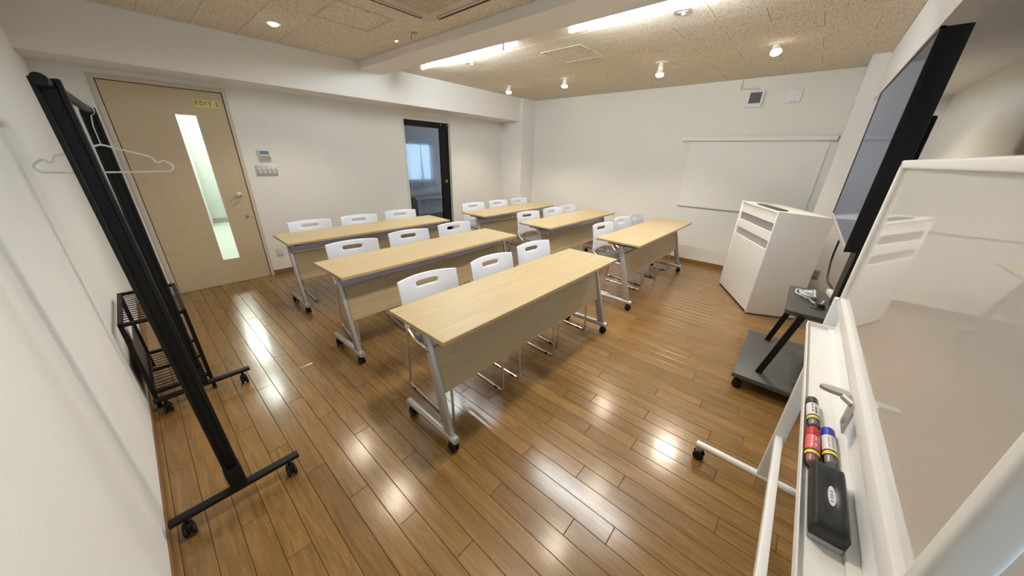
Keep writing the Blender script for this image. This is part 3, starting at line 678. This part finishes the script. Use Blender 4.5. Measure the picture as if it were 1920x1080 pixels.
def make_chair():
    t = thing('stacking_chair', '', 'chair', (0, 0, 0), 0, 'white stacking chairs with grey seats')
    o = obj('backrest', back_shell(), 'shell', t, True); bake_subsurf(o, 2)
    # seat pan with rolled front edge
    bm = bmesh.new(); g = []
    for j in range(9):
        v = j/8; row = []
        for i in range(9):
            u = i/8*2-1; x = u*(.205-.012*v); y = -.225+v*.395
            z = .440-.030*max(0, (.25-v)/.25)**2-.012*math.sin(PI*v)*(1-u*u)
            row.append((x, y, z))
        g.append(row)
    T = [[bm.verts.new((x, y, z)) for x, y, z in r] for r in g]; D = [[bm.verts.new((x*.96, y+.006, z-.024)) for x, y, z in r] for r in g]
    for j in range(8):
        for i in range(8): bm.faces.new((T[j][i], T[j][i+1], T[j+1][i+1], T[j+1][i])); bm.faces.new((D[j][i], D[j+1][i], D[j+1][i+1], D[j][i+1]))
    for k in range(8):
        bm.faces.new((T[0][k], T[0][k+1], D[0][k+1], D[0][k])); bm.faces.new((T[8][k], T[8][k+1], D[8][k+1], D[8][k]))
        bm.faces.new((T[k][0], T[k+1][0], D[k+1][0], D[k][0])); bm.faces.new((T[k][8], T[k+1][8], D[k+1][8], D[k][8]))
    o = obj('seat', bm, 'pad', t, True); bake_subsurf(o, 1); o['label'] = 'dark grey seat'
    for s in (-1, 1):
        bm = bmesh.new(); x = s*.206
        tube(bm, fillet([(x, .205, .500), (x, .235, .008), (x, -.275, .008), (x*.97, -.245, .405), (x*.97, .12, .410), (x, .195, .47)], .045, 6), .0080, 8)
        lg = obj('sled_leg', bm, 'chrome', t, True)
        for y in (.17, -.20): B('glide', 'black_plastic', lg, x-.010, y-.015, 0, x+.010, y+.015, .014, bev=.003)
    for x in (-.208, .208): B('bracket', 'shell', t, x-.010, .178, .478, x+.010, .214, .530, bev=.004)
    for y in (-.16, .10):
        bm = bmesh.new(); cyl(bm, (-.2, y, .408), (.2, y, .408), .0065, 8); obj('cross_rod', bm, 'chrome', t, True)
    return t
rows = [ # table row, chair centres (x), y of the back corners, turn
    ('front table of the left column', [(1.13, 1.70, -3), (1.712, 1.69, -2), (2.290, 1.73, -4)]),
    ('middle table of the left column', [(1.155, 2.87, -7), (1.742, 2.91, -5), (2.335, 2.92, -5)]),
    ('back table of the left column', [(1.215, 4.08, -3), (1.768, 4.07, -5), (2.35, 4.10, -7)]),
    ('front table of the right column', [(3.665, 1.73, -6), (4.255, 1.74, -6), (4.705, 1.73, -4)]),
    ('middle table of the right column', [(3.645, 2.88, -8), (4.215, 2.86, -6), (4.68, 2.86, -4)]),
    ('back table of the right column', [(3.635, 4.03, -6), (4.20, 4.01, -3), (4.735, 3.985, -3)])]
nth = ['end chair nearest the beige door side', 'middle chair', 'end chair farthest toward the back wall']
c0 = make_chair(); used = False
for rn, cs in rows:
    for k, (x, y, a) in enumerate(cs):
        c = copy_tree(c0) if used else c0; used = True
        a = R_(a); c.rotation_euler.z = a; c.location = (x+math.sin(a)*.24, y-.235*math.cos(a), 0)
        side = ('left end' if k == 0 else 'middle' if k == 1 else 'right end')
        c['label'] = 'white chair at the %s of the %s' % (side, rn)
        c['group'] = 'white stacking chairs with grey seats'

# ------------------------------------------------------------------ lectern
ang = math.atan2(.403, .83)
t = thing('lectern', 'large white lectern with two grey slots in its front', 'lectern', (4.0, .137, 0), ang)
LW, LD, LH = .925, .455, 1.083     # local: x along the front, -y towards the presenter
zb = LH-.035
bm = bmesh.new()
def slab(bm, x0, x1, y0, y1, z0, z1a, z1b):    # side with sloped top (a at y1 front, b at y0 back)
    v = [bm.verts.new(p) for p in ((x0, y0, z0), (x1, y0, z0), (x1, y1, z0), (x0, y1, z0), (x0, y0, z1b), (x1, y0, z1b), (x1, y1, z1a), (x0, y1, z1a))]
    for f in ((0, 1, 2, 3), (4, 5, 6, 7), (0, 1, 5, 4), (1, 2, 6, 5), (2, 3, 7, 6), (3, 0, 4, 7)): bm.faces.new([v[k] for k in f])
slab(bm, 0, .022, -LD, 0, .012, LH, zb); bmesh.ops.bevel(bm, geom=list(bm.edges), offset=.004, segments=2, profile=.5, affect='EDGES'); obj('side_panel', bm, 'lectern', t, True)
bm = bmesh.new(); slab(bm, LW-.03, LW, -LD, 0, .012, LH, zb); bmesh.ops.bevel(bm, geom=list(bm.edges), offset=.004, segments=2, profile=.5, affect='EDGES'); obj('side_panel', bm, 'lectern', t, True)
def fp(z0, z1, y=-.010): return B('front_panel', 'lectern', t, .022, y-.018, z0, LW-.03, y, z1, bev=.002)
fp(.020, .700); fp(.782, .876); fp(.958, LH-.014)
B('slot', 'slot_dark', t, .022, -.040, .872, LW-.03, -.020, .962); B('slot', 'panel_grey', t, .022, -.040, .696, LW-.03, -.020, .786)
bm = bmesh.new(); slab(bm, .022, LW-.03, -LD, 0, .93, LH-.002, zb-.002)
for v in bm.verts:
    if v.co.z < .95: v.co.z = (LH if v.co.y > -.1 else zb)-.02
obj('top', bm, 'lectern', t)
B('plinth', 'black_gap', t, .01, -LD+.02, 0, LW-.01, -.012, .020)
B('inner_shelf', 'lectern', t, .022, -LD+.03, .55, LW-.03, -.03, .57)
bm = bmesh.new(); box(bm, .10, -.12, 0, .58, -.025, .010, .003, 2); 
tb = obj('control_panel', bm, 'cart', t, True, Matrix.Translation((0, 0, LH+.002)) @ Matrix.Rotation(R_(4), 4, 'X')); tb['label'] = 'dark grey panel lying on the lectern top'

# ------------------------------------------------------------------ rolling display stand
st = thing('display_stand', 'dark grey rolling display stand with base plate and small shelf', 'stand', (2.90, -.30, 0))
bm = bmesh.new(); box(bm, -.42, -.36, .085, .43, .345, .120, .006, 2); obj('base', bm, 'cart', st, True)
bm = bmesh.new(); box(bm, -.28, -.34, .118, .29, .02, .126, .003); obj('base_cover', bm, 'cart', st)
for x, y in ((-.39, .31), (.40, .31), (-.39, -.32), (.40, -.32)): caster(st, x, y, .09, .030)
bm = bmesh.new(); box(bm, -.11, -.10, .12, .11, -.03, 1.75, .006); obj('column', bm, 'black', st, True)
bm = bmesh.new(); prism(bm, rrect(.03, .055, .305, .135, .03), .590, .618, .004); obj('shelf', bm, 'cart', st, True)
for x in (-.290, .31):
    bm = bmesh.new(); tube(bm, [(x, .205, .12), (x, .10, .603), (x, .07, .603-.002)][:2], .014, 4, prof=[(-.012, -.018), (.012, -.018), (.012, .018), (-.012, .018)]); obj('leg', bm, 'black', st)
bm = bmesh.new(); box(bm, -.25, -.045, 1.35, .25, .02, 1.75, .004); obj('mounting_plate', bm, 'black', st)
tv = thing('display', 'large flat display screen on the rolling stand', 'screen', (2.74, -.20, 1.15))
bm = bmesh.new(); box(bm, -.725, -.075, 0, .725, -.004, .81, .004, 2); obj('housing', bm, 'black_plastic', tv, True)
B('screen_glass', 'tv_screen', tv, -.712, -.005, .020, .717, 0, .802)
bm = bmesh.new(); box(bm, -.725, -.010, -.002, .727, .004, .020, .002, 2); obj('bottom_bezel', bm, 'panel_grey', tv, True)
bm = bmesh.new(); box(bm, -.727, -.010, .0, -.712, .003, .812, .001); box(bm, .717, -.010, .0, .727, .003, .812, .001); box(bm, -.727, -.010, .802, .727, .003, .812, .001); obj('bezel', bm, 'black_plastic', tv)
bm = bmesh.new(); tube(bm, fillet([(3.45, -.30, 1.16), (3.54, -.30, .98), (3.55, -.30, .80), (3.38, -.31, .67), (3.28, -.345, .650), (3.214, -.354, .641)], .08, 6), .0065, 8)
tag(obj('hanging_cord', bm, 'black_plastic', None, True), 'black cord hanging from the display to the stand shelf', 'cord')
zs = .6185
cab = thing('charging_cable', 'coiled white cable on the shelf of the display stand', 'cable', (3.00, -.215, zs+.004))
bm = bmesh.new()
for k in range(4):
    pts = []
    for j in range(24):
        a = 2*PI*j/24; pts.append((.060*math.cos(a)*(1+.1*k)+.012*math.sin(3*a+k)-.005*k, .030*math.sin(a)*(1+.15*k)+.012*math.cos(2*a+k), .008+.009*k+.006*math.sin(2*a+k)))
    tube(bm, pts, .0042, 6, closed=True)
tube(bm, fillet([(.05, .02, .008), (.13, .035, .006), (.14, .065, .006), (.03, .07, .006), (-.04, .03, .012)], .03), .004, 6)
tube(bm, fillet([(-.05, 0, .012), (-.13, -.03, .006), (-.12, -.075, .006), (-.05, -.085, .012)], .03), .004, 6)
obj('coil', bm, 'white', cab, True)
bm = bmesh.new(); box(bm, -.012, -.030, .012, .012, .030, .046, .004, 2); obj('cable_tie', bm, 'white', cab, True)
ad = thing('power_adapter', 'white power strip block beside the coiled cable on the stand shelf', 'adapter', (3.125, -.352, zs), R_(12))
bm = bmesh.new(); box(bm, -.085, -.022, 0, .085, .022, .040, .006, 2); obj('body', bm, 'offwhite', ad, True)
for k in range(3):
    bm = bmesh.new(); box(bm, -.062+.05*k, -.006, .0395, -.059+.05*k, .006, .0408); box(bm, -.050+.05*k, -.006, .0395, -.047+.05*k, .006, .0408); obj('socket', bm, 'black_gap', ad)
mo = thing('black_puck', 'small round black device with silver rim near the shelf edge', 'device', (2.82, -.27, zs))
bm = bmesh.new(); revolve(bm, [(0, 0), (.034, 0), (.037, .006), (.033, .018), (.024, .024), (0, .026)], 28); obj('body', bm, 'black_plastic', mo, True)
bm = bmesh.new(); tube(bm, [(.037*math.cos(2*PI*k/28), .037*math.sin(2*PI*k/28), .008) for k in range(28)], .0016, 6, closed=True); obj('rim', bm, 'chrome', mo, True)

# ------------------------------------------------------------------ whiteboard on its frame
WBX0, WBX1 = .44, 1.60
wb = thing('whiteboard', 'white mobile whiteboard with marker tray and wheeled T feet', 'whiteboard', (0, 0, 0))
YF = -.200                      # front of the board frame
B('board_surface', 'board', wb, WBX0+.02, YF-.030, 1.03, WBX1-.015, YF-.012, 1.51)
def rail(name, a, b, prof): 
    bm = bmesh.new(); tube(bm, [a, b], 0, prof=prof); bmesh.ops.bevel(bm, geom=[e for e in bm.edges], offset=.003, segments=2, profile=.5, affect='EDGES'); return obj(name, bm, 'white', wb, True)
bm = bmesh.new(); box(bm, WBX0, YF-.036, 1.022, WBX1+.02, YF, 1.060, .004, 2); obj('frame_rail', bm, 'white', wb, True)
bm = bmesh.new(); box(bm, WBX0, YF-.036, 1.500, WBX1+.02, YF, 1.524, .006, 3); obj('frame_rail', bm, 'white', wb, True)
bm = bmesh.new(); box(bm, WBX1-.010, YF-.036, 1.04, WBX1+.020, YF, 1.524, .007, 3); obj('frame_stile', bm, 'white', wb, True)
bm = bmesh.new(); box(bm, WBX0, YF-.036, 1.04, WBX0+.025, YF, 1.524, .007, 3); obj('frame_stile', bm, 'white', wb, True)
# tray: flat channel with a raised lip
bm = bmesh.new(); xt0, xt1 = WBX0-.02, 1.600
box(bm, xt0, -.222, .922, xt1, -.1435, .926); box(bm, xt0, -.1455, .922, xt1, -.142, .940, .0012); box(bm, xt0, -.224, .922, xt1, -.2205, 1.022)
box(bm, xt0, -.2215, .926, xt1, -.203, .934, .0015)
obj('marker_tray', bm, 'white', wb, True)
B('tray_end_cap', 'white', wb, xt1-.002, -.224, .921, xt1+.003, -.142, .942, bev=.0015)
for x in (1.655, WBX0-.055):
    bm = bmesh.new(); box(bm, x-.014, -.238, .10, x+.014, -.192, 1.04, .004, 2); obj('upright', bm, 'white', wb, True)
    bm = bmesh.new(); cyl(bm, (x, .075, .092), (x, -.50, .092), .0165, 16, bev=.004); ft = obj('foot', bm, 'white', wb, True)
    for y in (.055, -.48):
        bm = bmesh.new(); box(bm, x-.008, y-.014, .030, x+.008, y+.014, .080, .003); co = obj('caster', bm, 'silver', ft, True) if False else obj('caster', bm, 'silver', wb, True)
        for s in (-1, 1):
            bm = bmesh.new(); cyl(bm, (x+s*.010, y-.004, .027), (x+s*.020, y-.004, .027), .027, 20, bev=.004); obj('wheel', bm, 'wheel', co, True)
    bm = bmesh.new(); cyl(bm, (x-.02 if x > 1 else x+.02, -.215, 1.04), (x-.05 if x > 1 else x+.05, -.215, 1.04), .012, 12); obj('pivot', bm, 'silver', wb, True)
bm = bmesh.new(); box(bm, WBX0-.055, -.226, .325, 1.655, -.198, .358, .004, 2); obj('cross_rail', bm, 'white', wb, True)
bm = bmesh.new(); box(bm, .875, -.2035, .965, .925, -.199, 1.035, .004, 2); cyl(bm, (.90, -.200, .985), (.90, -.196, .985), .007, 14)
lv = obj('lock_plate', bm, 'silver', wb, True)
bm = bmesh.new(); cyl(bm, (.905, -.203, 1.026), (.925, -.188, 1.028), .008, 12)
q = bmesh.new(); prism(q, [(.945+.020*math.cos(a), -.178+.030*math.sin(a)) for a in [2*PI*k/24 for k in range(24)]], 1.020, 1.029, .002)
for v in q.verts: v.co.z -= .20*(v.co.x-.945)
me_ = bpy.data.meshes.new('tmp'); q.to_mesh(me_); q.free(); bm.from_mesh(me_); bpy.data.meshes.remove(me_)
obj('lock_lever', bm, 'silver', lv, True)

# markers and eraser lying in the tray
def mk(name, c): return noisy(mat(name, c, 0.35), 200, 0.0, 0.08)
MT['cap_black'] = mk('black_cap', (0.02, 0.018, 0.02)); MT['cap_red'] = mk('red_cap', (0.55, 0.015, 0.015)); MT['cap_blue'] = mk('blue_cap', (0.015, 0.05, 0.42))
MT['label_white'] = mk('white_label', (0.72, 0.72, 0.74)); MT['label_red'] = mk('red_label', (0.70, 0.12, 0.12)); MT['yellow'] = mk('yellow_band', (0.72, 0.62, 0.05))
MT['barrel_red'] = mk('pink_barrel', (0.62, 0.30, 0.30)); MT['barrel_grey'] = mk('grey_barrel', (0.42, 0.43, 0.46))
def marker(x, y, rz, cap, lab, barrel, ink, label, words):
    t = thing('marker', label, 'marker', (x, y, .9265+.0128), rz, 'markers in the whiteboard tray')   # local +x = cap end
    def seg(name, m, prof, par=t):
        bm = bmesh.new(); revolve(bm, prof, 24); return obj(name, bm, m, par, True, Matrix.Rotation(PI/2, 4, 'Y'))
    seg('cap', cap, [(0, .066), (.0095, .066), (.0115, .064), (.0122, .040), (.0122, .036), (0, .036)])
    seg('barrel', 'clear_plastic', [(.0118, .036), (.0118, -.030), (.0113, -.052), (.0095, -.060), (.007, -.062), (0, -.062)])
    seg('ink_tank', barrel, [(0, .034), (.0100, .034), (.0100, -.040), (.0085, -.052), (0, -.052)])
    lb = seg('paper_label', lab, [(.0122, .034), (.0124, .033), (.0124, -.016), (.0122, -.017)])
    seg('yellow_band', 'yellow', [(.0122, -.022), (.0125, -.023), (.0125, -.031), (.0122, -.032)])
    bm = bmesh.new(); random.seed(hash(words) % 97 if False else len(words))
    px = .028
    for k in range(11):
        w_ = random.uniform(.0016, .0030)
        for q in (-.45, .05):
            if random.random() < .8:
                a = q+PI/2; pts = [(px, .01255*math.cos(a+d), .01255*math.sin(a+d)) for d in (0, .28)]
                v = [bm.verts.new((px, pts[0][1], pts[0][2])), bm.verts.new((px-w_, pts[0][1], pts[0][2])), bm.verts.new((px-w_, pts[1][1], pts[1][2])), bm.verts.new((px, pts[1][1], pts[1][2]))]
                bm.faces.new(v)
        px -= w_+.0012
    obj('print', bm, ink, lb)
marker(.954, -.161, R_(2), 'cap_black', 'label_white', 'barrel_grey', 'ink', 'whiteboard marker with black cap, farthest along the tray', 'black')
marker(.820, -.1605, R_(-1), 'cap_red', 'label_red', 'barrel_red', 'label_white', 'whiteboard marker with red cap in the tray', 'red one')
marker(.842, -.188, R_(1), 'cap_blue', 'label_white', 'barrel_grey', 'barrel_grey', 'whiteboard marker with blue cap in the tray', 'blue mark')
er = thing('board_eraser', 'black whiteboard eraser with grey felt in the tray', 'eraser', (.672, -.1785, .9268), R_(0))
bm = bmesh.new(); box(bm, -.086, -.024, 0, .086, .024, .014, .002); obj('felt', bm, 'felt', er, True)
bm = bmesh.new(); nx, ny = 28, 12; g = []
for i in range(nx+1):
    for j in range(ny+1):
        u = i/nx*2-1; v = j/ny*2-1; x, y = u*.088, v*.0265; edge = max(abs(u)**10, abs(v)**6)
        z = .046-.006*edge-.007*math.exp(-((x/.045)**2+((y+.002)/.010)**2))
        if i in (0, nx) or j in (0, ny): z = .036
        g.append(bm.verts.new((x*(1-.02*abs(v)**4), y*(1-.04*abs(u)**8), z)))
for i in range(nx):
    for j in range(ny): bm.faces.new([g[a*(ny+1)+b] for a, b in ((i, j), (i+1, j), (i+1, j+1), (i, j+1))])
lowr = {}
rim = [(i, 0) for i in range(nx)]+[(nx, j) for j in range(ny)]+[(nx-i, ny) for i in range(nx)]+[(0, ny-j) for j in range(ny)]
lo = []
for i, j in rim:
    v = g[i*(ny+1)+j]; lo.append(bm.verts.new((v.co.x*.985, v.co.y*.97, .013)))
for k in range(len(rim)):
    a = g[rim[k][0]*(ny+1)+rim[k][1]]; b = g[rim[(k+1) % len(rim)][0]*(ny+1)+rim[(k+1) % len(rim)][1]]; bm.faces.new((a, b, lo[(k+1) % len(rim)], lo[k]))
bm.faces.new(lo); obj('grip', bm, 'eraser', er, True)
bm = bmesh.new(); a = [(.026*math.cos(2*PI*k/28), .0058*math.sin(2*PI*k/28)-.002) for k in range(28)]; prism(bm, a, .0385, .0412); bd = obj('badge', bm, 'label_white', er, True)
bm = bmesh.new()
for x in (-.014, -.004, .003, .012): box(bm, x-.003, -.004, .0411, x+.002, 0, .0415)
obj('print', bm, 'panel_grey', bd)
er.scale = (.94, .92, .9)

# ------------------------------------------------------------------ clothes rack, wire shelf, hanger
rk = thing('clothes_rack', 'black metal rolling clothes rack beside the near wall', 'rack', (0, 0, 0))
for y, xa, xb in ((1.556, -.272, .190), (2.570, -.262, .200)):
    bm = bmesh.new(); box(bm, xa, y-.018, .085, xb, y+.018, .105, .003, 2); obj('foot_bar', bm, 'black', rk, True)
    for x in (xa+.045, xb-.045): caster(rk, x, y, .088, .026)
    lean = .022 if y < 2 else 0
    def lean_it(bm):
        for v in bm.verts: v.co.x -= lean*(v.co.z-.10)
        return bm
    bm = bmesh.new(); box(bm, -.067, y-.020, .10, -.055, y+.020, 1.66, .002); box(bm, -.027, y-.020, .10, -.015, y+.020, 1.66, .002); box(bm, -.056, y-.006, .10, -.026, y+.020, 1.66, .001)
    up_ = obj('upright', lean_it(bm), 'black', rk, True)
    bm = bmesh.new(); box(bm, -.070, y-.024, .10, -.012, y+.024, .225, .003, 2); cyl(bm, (-.041, y-.03, .115), (-.041, y-.022, .115), .007, 10); obj('collar', lean_it(bm), 'black_plastic', up_, True)
bm = bmesh.new(); cyl(bm, (-.079, 1.46, 1.648), (-.034, 2.66, 1.648), .014, 14); obj('hanging_rail', bm, 'black', rk, True)
bm = bmesh.new(); box(bm, -.053, 1.576, .19, -.030, 2.55, .215, .003); obj('lower_rail', bm, 'black', rk, True) if False else bm.free()
sh = thing('wire_shelf', 'low black shelf unit with wire mesh decks behind the clothes rack', 'shelf', (0, 0, 0))
sx0, sx1, sy0, sy1 = -.262, .016, 2.640, 3.270
for x in (sx0, sx1-.02):
    for y in (sy0, sy1-.02): B('leg', 'black', sh, x, y, 0, x+.02, y+.02, .585, bev=.002)
for z in (.565, .100):
    dk = bmesh.new(); box(dk, sx0, sy0, z, sx1, sy0+.02, z+.02, .002); box(dk, sx0, sy1-.02, z, sx1, sy1, z+.02, .002); box(dk, sx0, sy0, z, sx0+.02, sy1, z+.02, .002); box(dk, sx1-.02, sy0, z, sx1, sy1, z+.02, .002)
    if z < .2: box(dk, sx0, 2.95, z, sx1, 2.97, z+.02, .002)
    deck = obj('deck_frame', dk, 'black', sh)
    ws = bmesh.new(); k = sy0+.045
    while k < sy1-.03: cyl(ws, (sx0+.01, k, z+.010), (sx1-.01, k, z+.010), .0028, 6); k += .042
    cyl(ws, (-.12, sy0, z+.006), (-.12, sy1, z+.006), .0028, 6)
    o = obj('wire_mesh', ws, 'black', deck, True)
bm = bmesh.new(); box(bm, sx0+.002, sy0+.02, .12, sx0+.006, sy1-.02, .36); obj('side_panel', bm, 'cart', sh)
hg = thing('coat_hanger', 'clear white wire coat hanger hanging on the black rack rail', 'hanger', (-.043, 2.49, 0))
bm = bmesh.new()
half = [(0, 0, 1.505), (.040, 0, 1.490), (.147, 0, 1.453), (.154, 0, 1.430), (.166, 0, 1.426), (.180, 0, 1.440), (.208, 0, 1.420), (.213, 0, 1.402), (.196, 0, 1.386)]
L_ = [(-x, y, z) for x, y, z in half[::-1]]
tube(bm, fillet(L_[:-1]+half, .012, 4)+[Vector((.12, 0, 1.384)), Vector((-.12, 0, 1.384))], .0042, 8, closed=True)
MT['hanger'] = noisy(mat('pale_hanger_plastic', (0.72, 0.70, 0.66), 0.15, spec=0.8), 60, 0, 0.02)
obj('hanger_body', bm, 'hanger', hg, True)
bm = bmesh.new(); tube(bm, [(0, 0, 1.50), (0, 0, 1.58)]+[(.022*math.sin(a), 0, 1.643-.022*math.cos(a)+0.002) for a in [R_(d) for d in range(20, 290, 20)]], .002, 8)
obj('hook', bm, 'chrome', hg, True)
